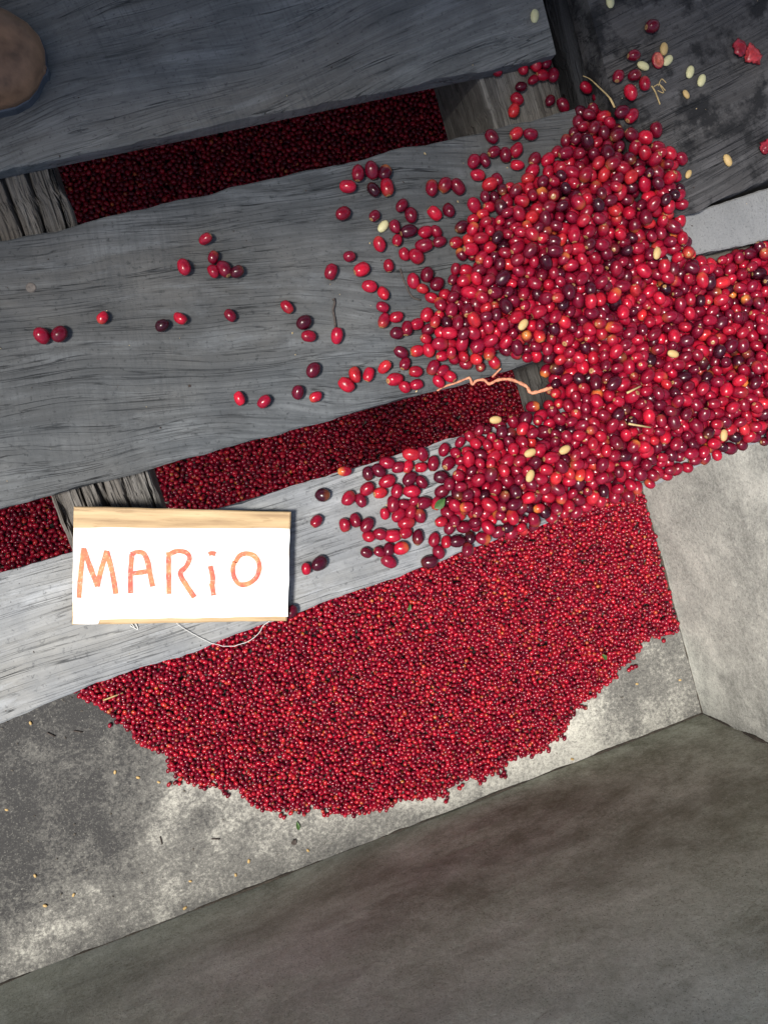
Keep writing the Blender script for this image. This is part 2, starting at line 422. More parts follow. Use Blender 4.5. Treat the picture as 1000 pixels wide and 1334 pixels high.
e1b = line_of((0, 222), (720, 72)); e2t = line_of((0, 315), (745, 143)); e2b = line_of((0, 664), (640, 489))
e3t = line_of((0, 746), (520, 592)); e3b = line_of((0, 940), (560, 735))
xe1 = at(717, 36)[0]; xe2 = at(751, 165)[0]
XL, XR = xl - 0.18, xr + 0.18
plank('plank', XL, xe1, e1b, lambda x: 0.60 + 0.01 * x, 0, 0.025, M_p1, 'dark grey weathered plank with the boot standing on it', 'plank', 1, ends=(0, 0.004))
plank('plank', XL, xe2, e2b, e2t, 0, 0.025, M_p2, 'wide grey plank with loose cherries and a nail head', 'plank', 2, ends=(0, 0.006))
plank('plank', XL, XR, e3b, e3t, 0, 0.025, M_p3, 'bright silvery plank under the lettered sign', 'plank', 3, ch_hi=0.0055)
def surf(x0, x1, lo, hi, z): SURF.append(([(float(a), float(b)) for a, b in ((x0, lo(x0)), (x1, lo(x1)), (x1, hi(x1)), (x0, hi(x0)))], z))
# slab and pale strip at the far right
zs = 0.018
xs0 = at(783, 68, zs)[0]; esb = line_of((890, 273), (1000, 241), zs)
top62 = lambda x: 0.66
plank('dark_slab', xs0, XR, esb, top62, zs, 0.018 - RIM, M_slab, 'black stained wooden slab with spilled beans and cracks', 'slab', 5, rough=0.004, bow=0.002, ends=(0.0, 0))
zp = 0.004
ept = lambda x: esb(x) - 0.003
epb = line_of((905, 334), (1000, 311), zp)
xp0 = at(850, 315, zp)[0]
plank('concrete_strip', xp0, XR, epb, ept, zp, zp - RIM, M_strip, 'smooth pale grey concrete strip along the black slab', 'concrete strip', 6, bow=0.0003)
surf(xs0, XR, esb, top62, zs); surf(XL, xe1, e1b, top62, 0); surf(XL, xe2, e2b, e2t, 0); surf(XL, XR, e3b, e3t, 0); surf(xp0, XR, epb, ept, zp)

def beam(name, x0, x1, y0, y1, zt, th, mat, label, seed, rnd=0.0, rough=0.003, groove=0.003, ny=40):
    # built as a board along local X and turned so that the grain runs across the walkway
    cx_, cy_ = 0.5 * (x0 + x1), 0.5 * (y0 + y1); hw = 0.5 * (x1 - x0); L = y1 - y0
    o = plank(name, -L / 2, L / 2, lambda x: -hw, lambda x: hw, zt, th, mat, label, 'beam', seed, 0.004, 0.004, rough, 0.002, 0.012, rnd=rnd, groove=groove, ny=ny)
    o.rotation_euler = (0, 0, math.pi / 2); o.location = (cx_, cy_, zt)
    surf(x0, x1, lambda x: y0, lambda x: y1, zt)
    return o

zb = RIM - 0.001
lx1 = 0.5 * (at(84, 270, zb)[0] + at(200, 625, zb)[0]); lx0 = at(78, 678, zb)[0]
y3m = 0.5 * (e3t(0.3) + e3b(0.3))
beam('beam', lx0, lx1, y3m, yt + 0.1, zb, 0.13, M_beam, 'cracked charred beam under the planks near the sign', 21, rough=0.004, groove=0.012, ny=70)
bx0 = at(632, 130, zb)[0]; bx1 = at(728, 105, zb)[0]
beam('beam', bx0, bx1, y3m, yt + 0.1, zb, 0.15, M_beam2, 'brown beam under the planks with cherries resting on it', 22)
jx0 = at(740, 60, zb)[0]; jx1 = xs0 + 0.035
beam('beam', jx0, jx1, y3m, yt + 0.1, zb - 0.004, 0.12, M_beam3, 'round edged beam under the black slab', 23, rnd=0.008)
hz = RIM - 0.002
plank('plank', jx1 + 0.001, XR, lambda x: e3t(x) - 0.06, lambda x: esb(x) + 0.03, hz, 0.03, M_beam2, 'plank buried under the cherry heap beside the concrete strip', 'plank', 9)
surf(jx1 - 0.002, XR, lambda x: e3t(x) - 0.06, lambda x: esb(x) + 0.03, hz)

def pin(poly, x, y):
    c = False; j = len(poly) - 1
    for i in range(len(poly)):
        x1, y1 = poly[i]; x2, y2 = poly[j]
        if (y1 > y) != (y2 > y) and x < (x2 - x1) * (y - y1) / (y2 - y1) + x1: c = not c
        j = i
    return c

def support(x, y):
    """height of the highest surface below (x, y); None over open pit"""
    best = None
    for poly, z in SURF:
        if (best is None or z > best) and pin(poly, x, y): best = z
    return best

def on_px(px, py, r):
    """point at height r above whatever surface the pixel shows"""
    best = None
    for poly, z in SURF:
        p = at(px, py, z + r)
        if in_poly(poly, p[0], p[1]) and (best is None or z > best[2] - r): best = p
    return best

# nail head in the wide plank
M_iron = plain('rusty_iron', (0.10, 0.085, 0.075), 0.6, 200, 0.5)
p = at(41, 375, 0)
V, Fc = [], []
for r_, z_ in ((0.0052, -0.002), (0.0052, 0.0006), (0.0042, 0.0014), (0.0, 0.0017)):
    for k in range(14): V.append((p[0] + r_ * math.cos(k * math.tau / 14), p[1] + r_ * math.sin(k * math.tau / 14), z_))
for j in range(3):
    for k in range(14): Fc.append((j * 14 + k, j * 14 + (k + 1) % 14, (j + 1) * 14 + (k + 1) % 14, (j + 1) * 14 + k))
tag(link('nail', V, Fc, M_iron, None), 'round iron nail head driven into the wide plank', 'nail')

# ------------------------------------------------------------------ the lettered sign
ZS = 0.019
k = NT('pine_board'); co = k.coord()
g = k.noise(k.mapping(co, scale=(9, 120, 60)), 1.0, 5, 0.6)
c = k.ramp(g, [(0.3, (0.25, 0.16, 0.08)), (0.5, (0.39, 0.27, 0.14)), (0.7, (0.49, 0.36, 0.20))])
c = k.mix(k.ramp(k.noise(k.mapping(co, scale=(40, 260, 60)), 1.0, 3), [(0.58, 0.0), (0.68, 0.6)]), c, (0.24, 0.15, 0.07))
M_pine = k.done(c, 0.7, k.bump(g, 0.25, 0.001))
k = NT('white_paint'); co = k.coord(); n_ = k.noise(co, 90, 4, 0.6)
M_white = k.done(k.ramp(n_, [(0.3, (0.62, 0.61, 0.58)), (0.7, (0.74, 0.73, 0.70))]), 0.6, k.bump(n_, 0.15, 0.0006))
k = NT('marker_ink'); co = k.coord(); n_ = k.noise(co, 70, 3, 0.6)
c = k.mix(k.ramp(n_, [(0.38, 0.0), (0.62, 1.0)]), (0.50, 0.075, 0.05), (0.62, 0.19, 0.07))
c = k.mix(k.ramp(k.noise(co, 300, 4, 0.75), [(0.54, 0.0), (0.68, 0.7)]), c, (0.80, 0.50, 0.36))
M_ink = k.done(c, 0.7)

sc_c = [at(96, 660, ZS), at(379, 667, ZS), at(374, 809, ZS), at(94, 814, ZS)]    # TL TR BR BL
S0 = np.mean(sc_c, axis=0)
sign = empty('name_sign', (S0[0], S0[1], 0.0), 'white painted board lettered in orange marker lying on the silvery plank', 'sign')
SX = Vector(sc_c[1] - sc_c[0]).normalized(); SA = math.atan2(SX.y, SX.x)
sign.rotation_euler = (0, 0, SA)
def loc2(p):
    d = np.asarray(p)[:2] - S0[:2]; c_, s_ = math.cos(-SA), math.sin(-SA)
    return (d[0] * c_ - d[1] * s_, d[0] * s_ + d[1] * c_)
def quad_px(pts, z): return [loc2(at(x, y, z)) for x, y in pts]

def slab_poly(poly, z0, z1, cham=0.0):
    """prism over a polygon with a small chamfer on top"""
    n = len(poly); cx_ = sum(p[0] for p in poly) / n; cy_ = sum(p[1] for p in poly) / n
    V = [(x, y, z0) for x, y in poly] + [(x, y, z1 - cham) for x, y in poly]
    def ins(x, y):
        L = math.hypot(x - cx_, y - cy_) or 1; return (x - (x - cx_) / L * cham * 1.4, y - (y - cy_) / L * cham * 1.4, z1)
    V += [ins(x, y) for x, y in poly]
    Fc = [tuple(range(n - 1, -1, -1))]
    for a in range(2):
        for i in range(n): Fc.append((a * n + i, a * n + (i + 1) % n, (a + 1) * n + (i + 1) % n, (a + 1) * n + i))
    Fc.append(tuple(range(2 * n, 3 * n)))
    return V, Fc

def rag(poly, n=14, amp=0.0006, seed=0):
    out = []
    for i in range(len(poly)):
        a, b = poly[i], poly[(i + 1) % len(poly)]
        for j in range(n):
            t = j / n; x = a[0] + (b[0] - a[0]) * t; y = a[1] + (b[1] - a[1]) * t
            out.append((x + amp * mnoise.noise(Vector((x * 60, y * 60, seed))), y + amp * mnoise.noise(Vector((x * 60, y * 60, seed + 5)))))
    return out

ccw = lambda q: q[::-1]
V, Fc = slab_poly(rag(ccw(quad_px([(96, 660), (379, 667), (374, 809), (94, 814)], ZS))), 0.0015, ZS, 0.0012)
link('board', V, Fc, M_pine, sign)
V, Fc = slab_poly(rag(ccw(quad_px([(96, 687), (377.5, 688), (375, 803), (130, 807), (128, 812.5), (95, 812.5)], ZS)), 14, 0.0009, 3), ZS - 0.0006, ZS + 0.0007, 0.0002)
link('painted_panel', V, Fc, M_white, sign)
zl = ZS + 0.0011
def zp_(x, y): return at(80 + x * 0.32, 640 + y * 0.32, zl)
def ribbon(strokes, wd):
    V, Fc = [], []
    for si, pts in enumerate(strokes):
        dz_ = si * 0.00012
        P = smooth_path([tuple(loc2(zp_(*q))) + (0,) for q in pts], 6); n = len(P); b0 = len(V)
        for i, p in enumerate(P):
            d = (P[min(i + 1, n - 1)] - P[max(i - 1, 0)]).normalized(); s = Vector((-d.y, d.x, 0))
            ww = wd * (1 + 0.22 * mnoise.noise(Vector((p.x * 130, p.y * 130, 2))))
            for sg in (1, -1):
                e = p + s * sg * ww * (1 + 0.12 * mnoise.noise(Vector((p.x * 500, p.y * 500, sg))))
                V.append((e.x, e.y, zl + dz_)); V.append((e.x, e.y, zl - 0.0005 + dz_))
        for i in range(n - 1):
            a = b0 + 4 * i; b = a + 4
            Fc += [(a, a + 2, b + 2, b), (a + 1, b + 1, b + 3, a + 3), (a, b, b + 1, a + 1), (a + 2, a + 3, b + 3, b + 2)]
        Fc += [(b0, b0 + 1, b0 + 3, b0 + 2), (b0 + 4 * n - 4, b0 + 4 * n - 2, b0 + 4 * n - 1, b0 + 4 * n - 3)]
    return V, Fc
W = 0.0025
LET = [
    [[(72, 434), (80, 330), (92, 230)], [(92, 236), (118, 310), (148, 388)], [(146, 388), (165, 310), (186, 242)], [(184, 244), (206, 325), (222, 418)]],
    [[(282, 416), (282, 330), (288, 256)], [(284, 258), (308, 248), (336, 254), (352, 290), (362, 340), (372, 388)], [(282, 336), (320, 331), (362, 324)]],
    [[(438, 418), (437, 330), (436, 248)], [(430, 262), (470, 244), (508, 250), (522, 272), (508, 306), (484, 336), (508, 382), (542, 432)]],
    [[(600, 257), (612, 252), (628, 256)], [(606, 304), (616, 350), (614, 380)], [(612, 374), (620, 424)]],
    [[(708, 290), (726, 262), (760, 254), (792, 270), (806, 305), (796, 346), (766, 374), (730, 380), (706, 356), (698, 318), (706, 286)]]]
for st in LET:
    V, Fc = ribbon(st, W); link('letter', V, Fc, M_ink, sign)

# the loose white thread at the sign's lower edge
M_thread = plain('white_thread', (0.50, 0.50, 0.48), 0.8, 300, 0.1)
pts = [at(225, 806, 0.004), at(234, 815, 0.003), at(252, 826, 0.002), at(277, 838, 0.002), at(300, 842, 0.003), at(322, 836, 0.006), at(336, 826, 0.008), at(344, 814, 0.010), at(356, 806, 0.012)]
V, Fc = tube([p_ + Vector((0, 0.0006 * mnoise.noise(p_ * 300), 0.0005 * mnoise.noise(p_ * 190))) for p_ in smooth_path(pts, 9)], 0.0004, 6)
tag(link('thread', V, Fc, M_thread, None, True), 'thin white thread looping out below the sign', 'thread')
pts = [at(168, 808, 0.003), at(176, 818, 0.001), at(170, 815, 0.002), at(180, 820, 0.001), at(177, 812, 0.002)]
V, Fc = tube(smooth_path(pts, 4), 0.0006, 5)
tag(link('thread', V, Fc, M_thread, None, True), 'short frayed white thread end on the silvery plank', 'thread')

# ------------------------------------------------------------------ boot
M_leather = plain('worn_brown_leather', (0.20, 0.108, 0.06), 0.55, 34, 0.5, 0.8)
M_sole = plain('blue_grey_rubber', (0.05, 0.056, 0.068), 0.7, 50, 0.3)
tipw = at(59, 94, 0.01); back = at(0, 78, 0.01)
bd = Vector(back - tipw).normalized()            # toe to heel
bs = Vector((-bd.y, bd.x, 0))
boot = empty('leather_boot', (tipw[0] + bd.x * 0.15, tipw[1] + bd.y * 0.15, 0), 'worn brown leather boot standing on the dark grey plank', 'boot')
boot.rotation_euler = (0, 0, math.atan2(bd.y, bd.x))
prof = [(-0.002, 0.003, 0.0155), (0.000, 0.006, 0.022), (0.003, 0.020, 0.031), (0.009, 0.031, 0.040), (0.020, 0.040, 0.049), (0.036, 0.0465, 0.057), (0.06, 0.050, 0.064), (0.09, 0.051, 0.074), (0.12, 0.048, 0.092), (0.15, 0.043, 0.118),
        (0.17, 0.040, 0.14), (0.20, 0.038, 0.15), (0.23, 0.038, 0.15), (0.26, 0.035, 0.15), (0.278, 0.026, 0.145), (0.286, 0.010, 0.14)]
V, Fc = [], []; sg = 20
for s_, w_, h_ in prof:
    cy_ = 0.008 * math.sin(min(1, s_ / 0.15) * math.pi)
    for j in range(sg):
        a = math.pi * j / (sg - 1)
        ca, sa = math.cos(a), math.sin(a)
        y = cy_ + w_ * math.copysign(abs(ca) ** 0.75, ca); z = 0.012 + (h_ - 0.012) * abs(sa) ** 0.7
        b_ = 0.0016 * mnoise.fractal(Vector((s_ * 40, y * 40, z * 40)), 1.0, 2.0, 3)
        V.append((s_ - 0.15, y, z + b_))
n = len(prof)
for i in range(n - 1):
    for j in range(sg - 1): Fc.append((i * sg + j, i * sg + j + 1, (i + 1) * sg + j + 1, (i + 1) * sg + j))
    Fc.append((i * sg + sg - 1, i * sg, (i + 1) * sg, (i + 1) * sg + sg - 1))
Fc.append(tuple(range(sg))); Fc.append(tuple((n - 1) * sg + j for j in range(sg - 1, -1, -1)))
link('upper', V, Fc, M_leather, boot, True)
def sole_out(z0, z1, ex):
    up = [(s_ - 0.15, 0.008 * math.sin(min(1, s_ / 0.15) * math.pi) + (w_ + ex)) for s_, w_, h_ in prof]
    dn = [(s_ - 0.15, 0.008 * math.sin(min(1, s_ / 0.15) * math.pi) - (w_ + ex)) for s_, w_, h_ in prof]
    poly = [(up[0][0] - ex, 0.004), (up[0][0] - ex, -0.004)] + dn + up[::-1]
    return slab_poly(poly, z0, z1, 0.002)
V, Fc = [], []
pts = [(-0.118 + 0.006 * math.sin(t * 5), 0.008 * math.sin(0.2 * math.pi) + 0.040 * (t * 2 - 1) * 0.8, 0.0515 - 0.012 * (t * 2 - 1) ** 2 + 0.0) for t in [i / 12 for i in range(13)]]
V, Fc = tube(pts, [0.0003 + 0.0012 * math.sin(math.pi * i / 12) for i in range(13)], 6)
link('toe_crease', V, Fc, M_sole, boot, True)
V, Fc = sole_out(0.0, 0.015, 0.0015); link('sole', V, Fc, M_sole, boot)
V, Fc = [], []
for j, (z, rx, ry, cx_) in enumerate([(0.115, .062, .043, .065), (0.15, .06, .046, .063), (0.19, .06, .05, .06), (0.24, .064, .053, .058), (0.245, .062, .051, .058), (0.19, .056, .046, .06), (0.13, .05, .038, .063)]):
    for k_ in range(24):
        a = k_ * math.tau / 24; V.append((cx_ + rx * math.cos(a), ry * math.sin(a), z))
for j in range(6):
    for k_ in range(24): Fc.append((j * 24 + k_, j * 24 + (k_ + 1) % 24, (j + 1) * 24 + (k_ + 1) % 24, (j + 1) * 24 + k_))
link('shaft', V, Fc, M_leather, boot, True)

# ------------------------------------------------------------------ cherries
def cherry_geo(seg, rings, seed, dimple=True):
    """ellipsoid, long axis X, navel at +X; unit: long half axis 1, short 0.84"""
    V, tips, Fc = [], [], []
    for i in range(rings + 1):
        th = math.pi * i / rings; cx_ = math.cos(th); sx = math.sin(th)
        if i in (0, rings):
            V.append([cx_ * (0.93 if i == 0 and dimple else 1.0), 0, 0]); tips.append(cx_)
            continue
        for k_ in range(seg):
            a = math.tau * (k_ + 0.5 * (i % 2)) / seg
            bul = abs(sx) ** 0.88
            V.append([cx_, 0.84 * bul * math.cos(a), 0.80 * bul * math.sin(a)]); tips.append(cx_)
    if seed is not None:
        for v in V:
            nn = 1 + 0.10 * mnoise.noise(Vector(v) * 1.4 + Vector((seed * 7.7, 0, 0)))
            v[0] *= nn; v[1] *= nn * (1 + 0.02 * math.sin(seed)); v[2] *= nn
    rs = lambda i: 0 if i == 0 else 1 + (i - 1) * seg
    for k_ in range(seg): Fc.append((0, 1 + k_, 1 + (k_ + 1) % seg))
    for i in range(1, rings - 1):
        for k_ in range(seg):
            a, b = rs(i) + k_, rs(i) + (k_ + 1) % seg; c_, d_ = rs(i + 1) + k_, rs(i + 1) + (k_ + 1) % seg
            if i % 2: Fc += [(a, c_, b), (b, c_, d_)]
            else: Fc += [(a, c_, d_), (a, d_, b)]
    last = len(V) - 1
    for k_ in range(seg): Fc.append((last, rs(rings - 1) + (k_ + 1) % seg, rs(rings - 1) + k_))
    return np.array(V), np.array(tips), np.array(Fc)

def tint(u=None):
    """skin colour (with paleness of the stem end as alpha) and its word"""
    u = rng.random() if u is None else u
    j = 0.72 + 0.4 * rng.random()
    stops = [(0.0, (0.030, 0.003, 0.009)), (0.10, (0.085, 0.003, 0.013)), (0.35, (0.17, 0.004, 0.018)), (0.7, (0.29, 0.005, 0.021)), (0.95, (0.39, 0.008, 0.023)), (1.0, (0.45, 0.020, 0.022))]
    for (a, ca), (b, cb) in zip(stops, stops[1:]):
        if u <= b:
            t = (u - a) / (b - a); c = tuple((x * (1 - t) + y * t) * j for x, y in zip(ca, cb)); break
    pale = max(0.0, rng.normal() * 0.18 - 0.06) * (0.4 + 1.2 * u)
    if rng.random() < 0.022: pale = 0.65 + 0.3 * rng.random()
    word = 'dark maroon' if u < 0.25 else 'deep crimson' if u < 0.65 else 'bright red'
    if pale > 0.6: word += ' pale ended'
    return c + (min(1.0, pale),), word

def rot_lying(tilt=0.35):
    yaw = rng.random() * math.tau; pit = rng.normal() * tilt; rol = rng.random() * math.tau
    return Matrix.Rotation(yaw, 3, 'Z') @ Matrix.Rotation(pit, 3, 'Y') @ Matrix.Rotation(rol, 3, 'X')

def stuff_mesh(name, geo, items, mat):
    """items: (centre, rotation 3x3, scale, colour) -> one mesh"""
    Vg, tg, Fg = geo; n, m = len(items), len(Vg)
    C = np.array([i[0] for i in items]); Rm = np.array([np.array(i[1]) for i in items]); S = np.array([i[2] for i in items])
    V = np.einsum('nij,mj->nmi', Rm, Vg) * S[:, None, None] + C[:, None, :]
    Fa = (Fg[None] + (np.arange(n) * m)[:, None, None]).reshape(-1, 3)
    me = bpy.data.meshes.new(name); nv, nf = n * m, len(Fa)
    me.vertices.add(nv); me.vertices.foreach_set('co', V.astype(np.float32).ravel())
    me.loops.add(nf * 3); me.loops.foreach_set('vertex_index', Fa.astype(np.int32).ravel())
    me.polygons.add(nf); me.polygons.foreach_set('loop_start', np.arange(0, nf * 3, 3, dtype=np.int32))
    me.update(calc_edges=True); me.shade_smooth()
    a = me.attributes.new('tip', 'FLOAT', 'POINT'); a.data.foreach_set('value', np.tile(tg, n).astype(np.float32))
    col = np.array([i[3] for i in items], np.float32)
    a = me.attributes.new('tint', 'FLOAT_COLOR', 'POINT'); a.data.foreach_set('color', np.repeat(col, m, axis=0).ravel())
    me.materials.append(mat)
    o = bpy.data.objects.new(name, me); COL.objects.link(o); return o

# ---- pit: two relaxed layers over the floor
pit_px = [(-330, 560), (-120, 780), (40, 868), (100, 905), (140, 930), (180, 968), (212, 985), (222, 1012), (262, 1028), (305, 1028), (338, 1056), (372, 1062), (405, 1052), (452, 1066), (505, 1056), (520, 1044), (572, 1040),
          (600, 1016), (648, 1012), (662, 994), (700, 984), (735, 956), (752, 922), (780, 905), (792, 882), (822, 862), (840, 838), (880, 826)]
pit_poly = [tuple(at(x, y, ZF + 0.01)[:2]) for x, y in pit_px]
pit_poly += [(xr - 0.004, pit_poly[-1][1] + 0.02), (xr - 0.004, 1.25), (-0.9, 1.25), (-0.9, pit_poly[0][1] + 0.1)]
RC = 0.0075                                   # mean long half axis
def relaxed(sp, seed):
    r_ = np.random.default_rng(seed)
    x0_, x1_, y0_, y1_ = -1.0, xr + 0.05, yb - 0.05, 1.3
    nx_ = int((x1_ - x0_) / sp); ny_ = int((y1_ - y0_) / (sp * 0.866))
    I, J = np.meshgrid(np.arange(nx_), np.arange(ny_))
    X = x0_ + (I + 0.5 * (J % 2)) * sp; Y = y0_ + J * sp * 0.866
    X = X + r_.normal(size=X.shape) * sp * 0.42; Y = Y + r_.normal(size=X.shape) * sp * 0.42
    sh = [(a, b) for a in (-2, -1, 0, 1, 2) for b in (-2, -1, 0, 1, 2) if (a, b) != (0, 0)]
    for it in range(7):
        dx = np.zeros_like(X); dy = np.zeros_like(X)
        for a, b in sh:
            ex = X - np.roll(X, (a, b), (0, 1)); ey = Y - np.roll(Y, (a, b), (0, 1))
            d = np.hypot(ex, ey) + 1e-6; push = np.clip(sp * 0.98 - d, 0, sp) * 0.3
            dx += ex / d * push; dy += ey / d * push
        X += np.clip(dx, -sp * .4, sp * .4); Y += np.clip(dy, -sp * .4, sp * .4)
    return X.ravel(), Y.ravel()
items_low, items_top = [], []
for layer, sp, store in ((0, 0.0129, items_low), (1, 0.0153, items_top)):
    X, Y = relaxed(sp, 3 + layer)
    ins = in_poly(pit_poly, X, Y); d = poly_dist(pit_poly, X, Y)
    wob = np.array([mnoise.noise(Vector((x * 28, y * 28, 3))) for x, y in zip(X, Y)])
    keep = ins | ((d < 0.022) & (wob > 0.30) & (X < xr - 0.006) & (layer == 0))
    if layer: keep = ins & (d > 0.012 + 0.012 * wob) | (ins & (X > xr - 0.05))
    keep &= X < xr - 0.008
    for x, y, dd in zip(X[keep], Y[keep], np.where(ins, d, 0)[keep]):
        thick = 0.05 * (1 - math.exp(-dd / 0.22))
        s = RC * (0.86 + 0.26 * rng.random())
        z = ZF + s * 0.82 + thick + layer * 0.0085 + (rng.random() - 0.4) * 0.008 * (1 if layer else 0.3)
        c_, _ = tint(0.18 + 0.82 * rng.random()); store.append(((x, y, z), rot_lying(0.5), s, c_))
tag(stuff_mesh('pit_cherries', cherry_geo(8, 5, None), items_low + items_top, M_cher_s),
    'broad bed of small red coffee cherries covering the pit floor', 'coffee cherries', kind='stuff')

# ---- loose cherries read off the photograph
P2 = [(268, 311), (278, 335), (240, 348), (278, 353), (292, 350), (309, 354), (134, 414), (55, 437), (78, 435), (211, 424), (235, 415), (300, 411), (374, 400), (396, 420), (402, 438), (439, 437), (408, 482),
      (462, 488), (480, 488), (451, 501), (312, 519), (344, 523), (388, 511), (411, 517),
      (466, 226), (484, 222), (501, 225), (453, 243), (486, 247), (504, 244), (447, 278), (488, 281), (523, 268), (535, 280), (562, 245), (579, 241), (596, 243), (514, 295), (532, 301), (517, 313), (494, 318),
      (554, 302), (568, 302), (572, 315), (552, 320), (526, 331), (542, 334), (455, 334), (471, 351), (431, 354), (506, 346), (566, 278), (584, 274), (481, 373), (499, 382), (498, 400), (500, 418), (516, 413),
      (517, 434), (530, 428), (543, 422), (522, 459), (527, 474), (538, 366), (550, 376), (556, 358), (569, 370), (562, 388), (501, 478), (543, 457), (558, 456), (514, 494), (527, 504), (542, 501), (541, 484),
      (564, 479), (571, 497), (585, 490), (576, 483),
      (617, 210), (631, 209), (643, 198), (658, 202), (672, 196), (640, 178), (672, 174), (691, 175), (622, 228), (638, 240), (647, 234), (673, 215), (696, 207), (693, 223), (713, 208)]
P3 = [(449, 614), (420, 645), (412, 679), (454, 649), (470, 652), (478, 637), (479, 617), (449, 684), (463, 678), (478, 684), (480, 699), (495, 696), (477, 720), (494, 719), (399, 741), (416, 734),
      (380, 797), (504, 603), (519, 609), (535, 592), (550, 592), (531, 608), (493, 613), (504, 627), (495, 642), (517, 640), (536, 640), (533, 624), (549, 628), (548, 609), (512, 657), (526, 657), (501, 669),
      (519, 671), (535, 667), (547, 672), (529, 681), (528, 694), (544, 700), (511, 698), (522, 714), (506, 716), (506, 731), (565, 703), (581, 706), (595, 705), (571, 719), (559, 732), (609, 716), (624, 717), (564, 604), (578, 586),
      (588, 565), (599, 576), (552, 655), (539, 653)]
PB = [(647, 93), (681, 89), (697, 84), (711, 82), (720, 98), (706, 98), (694, 104), (678, 113), (673, 129), (669, 144), (716, 131), (733, 137)]
PS = [(849, 34), (825, 72), (805, 99), (839, 109), (826, 98), (821, 120), (854, 169), (887, 207), (875, 216), (810, 146), (822, 151)]
PJ = [(763, 114), (778, 125)]
RV = 0.0070                                   # radius used for packing
placed = []                                   # dicts of centre, zone
def put(px, py, zone):
    q = on_px(px, py, RV)
    if q is None: return
    s = 0.0083 * (0.84 + 0.30 * rng.random())
    placed.append(dict(c=q, r=RV, s=s, zone=zone, explicit=True))
for zone, lst in (('wide', P2), ('silver', P3), ('beam', PB), ('slab', PS), ('edge', PJ)):
    for q in lst: put(*q, zone)

# ---- the heap: drop and roll
heap_px = [(742, 172), (752, 150), (772, 132), (796, 148), (822, 168), (838, 190), (862, 205), (876, 232), (880, 262), (890, 296), (900, 326), (908, 338), (940, 338), (1000, 318), (1150, 285), (1150, 522), (1000, 576), (940, 595), (880, 616), (836, 641),
           (790, 655), (740, 672), (690, 690), (645, 704), (600, 700), (575, 680), (565, 650), (572, 620), (592, 592), (620, 562), (660, 544), (705, 524), (728, 510), (726, 486), (700, 466), (660, 466), (622, 482), (585, 474), (556, 448),
           (552, 416), (575, 385), (598, 340), (588, 310), (600, 290), (622, 262), (650, 244), (685, 232), (712, 205)]
heap_poly = [tuple(float(v) for v in at(x, y, 0.014)[:2]) for x, y in heap_px]
hx = [p[0] for p in heap_poly]; hy = [p[1] for p in heap_poly]
cells = {}
CS = 0.016
def reg(i):
    c_ = placed[i]['c']; cells.setdefault((int(c_[0] // CS), int(c_[1] // CS)), []).append(i)
for i in range(len(placed)): reg(i)
def rest(x, y, r):
    s0 = support(x, y)
    z = -9 if s0 is None else s0 + r
    a, b = int(x // CS), int(y // CS)
    for i in (a - 1, a, a + 1):
        for j in (b - 1, b, b + 1):
            for k_ in cells.get((i, j), ()):
                q = placed[k_]; d2 = (x - q['c'][0]) ** 2 + (y - q['c'][1]) ** 2; rr = (r + q['r']) ** 2 * 0.94
                if d2 < rr: z = max(z, q['c'][2] + math.sqrt(rr - d2))
    return z
tries = 0; dirs = [(math.cos(a * math.tau / 8), math.sin(a * math.tau / 8)) for a in range(8)]
while tries < 5200:
    tries += 1
    x = rng.uniform(min(hx), max(hx)); y = rng.uniform(min(hy), max(hy))
    if not pin(heap_poly, x, y): continue
    r = RV * (0.84 + 0.32 * rng.random())
    z = rest(x, y, r); st = 0.005
    for _ in range(14):
        best = (z, x, y)
        for dx, dy in dirs:
            xx, yy = x + dx * st, y + dy * st
            if not pin(heap_poly, xx, yy): continue
            zz = rest(xx, yy, r)
            if zz > -5 and zz < best[0] - 1e-5: best = (zz, xx, yy)
        if best[0] >= z - 1e-5:
            st *= 0.5
            if st < 0.0012: break
        else: z, x, y = best
    if z < -5: continue
    d = float(poly_dist(heap_poly, x, y))
    lim = max(support(x, y) or 0.0, 0.0) + 0.0125 + min(0.034, d * 0.55)
    if z > lim: continue
    placed.append(dict(c=np.array([x, y, z]), r=r, s=r * 1.16, zone='heap', explicit=False)); reg(len(placed) - 1)
print('heap cherries', len(placed))

# ---- which of them show largest: a small id buffer
buf = np.full((1334, 1000), 1e9); ids = np.full((1334, 1000), -1)
for i, q in enumerate(placed):
    u, v, dep = proj(q['c']); rp = F * q['r'] / dep
    x0_, x1_ = int(max(0, u - rp)), int(min(999, u + rp)) + 1; y0_, y1_ = int(max(0, v - rp)), int(min(1333, v + rp)) + 1
    if x0_ >= x1_ or y0_ >= y1_: continue
    yy, xx = np.mgrid[y0_:y1_, x0_:x1_]; d2 = ((xx - u) ** 2 + (yy - v) ** 2) / rp ** 2
    dz = dep - q['r'] * np.sqrt(np.clip(1 - d2, 0, 1)); sub = buf[y0_:y1_, x0_:x1_]; m_ = (d2 < 1) & (dz < sub)
    sub[m_] = dz[m_]; ids[y0_:y1_, x0_:x1_][m_] = i
cnt = np.bincount(ids[ids >= 0], minlength=len(placed))
order = sorted(range(len(placed)), key=lambda i: -(cnt[i] + (1e5 if placed[i]['explicit'] else 0)))
single = set(order[:300])

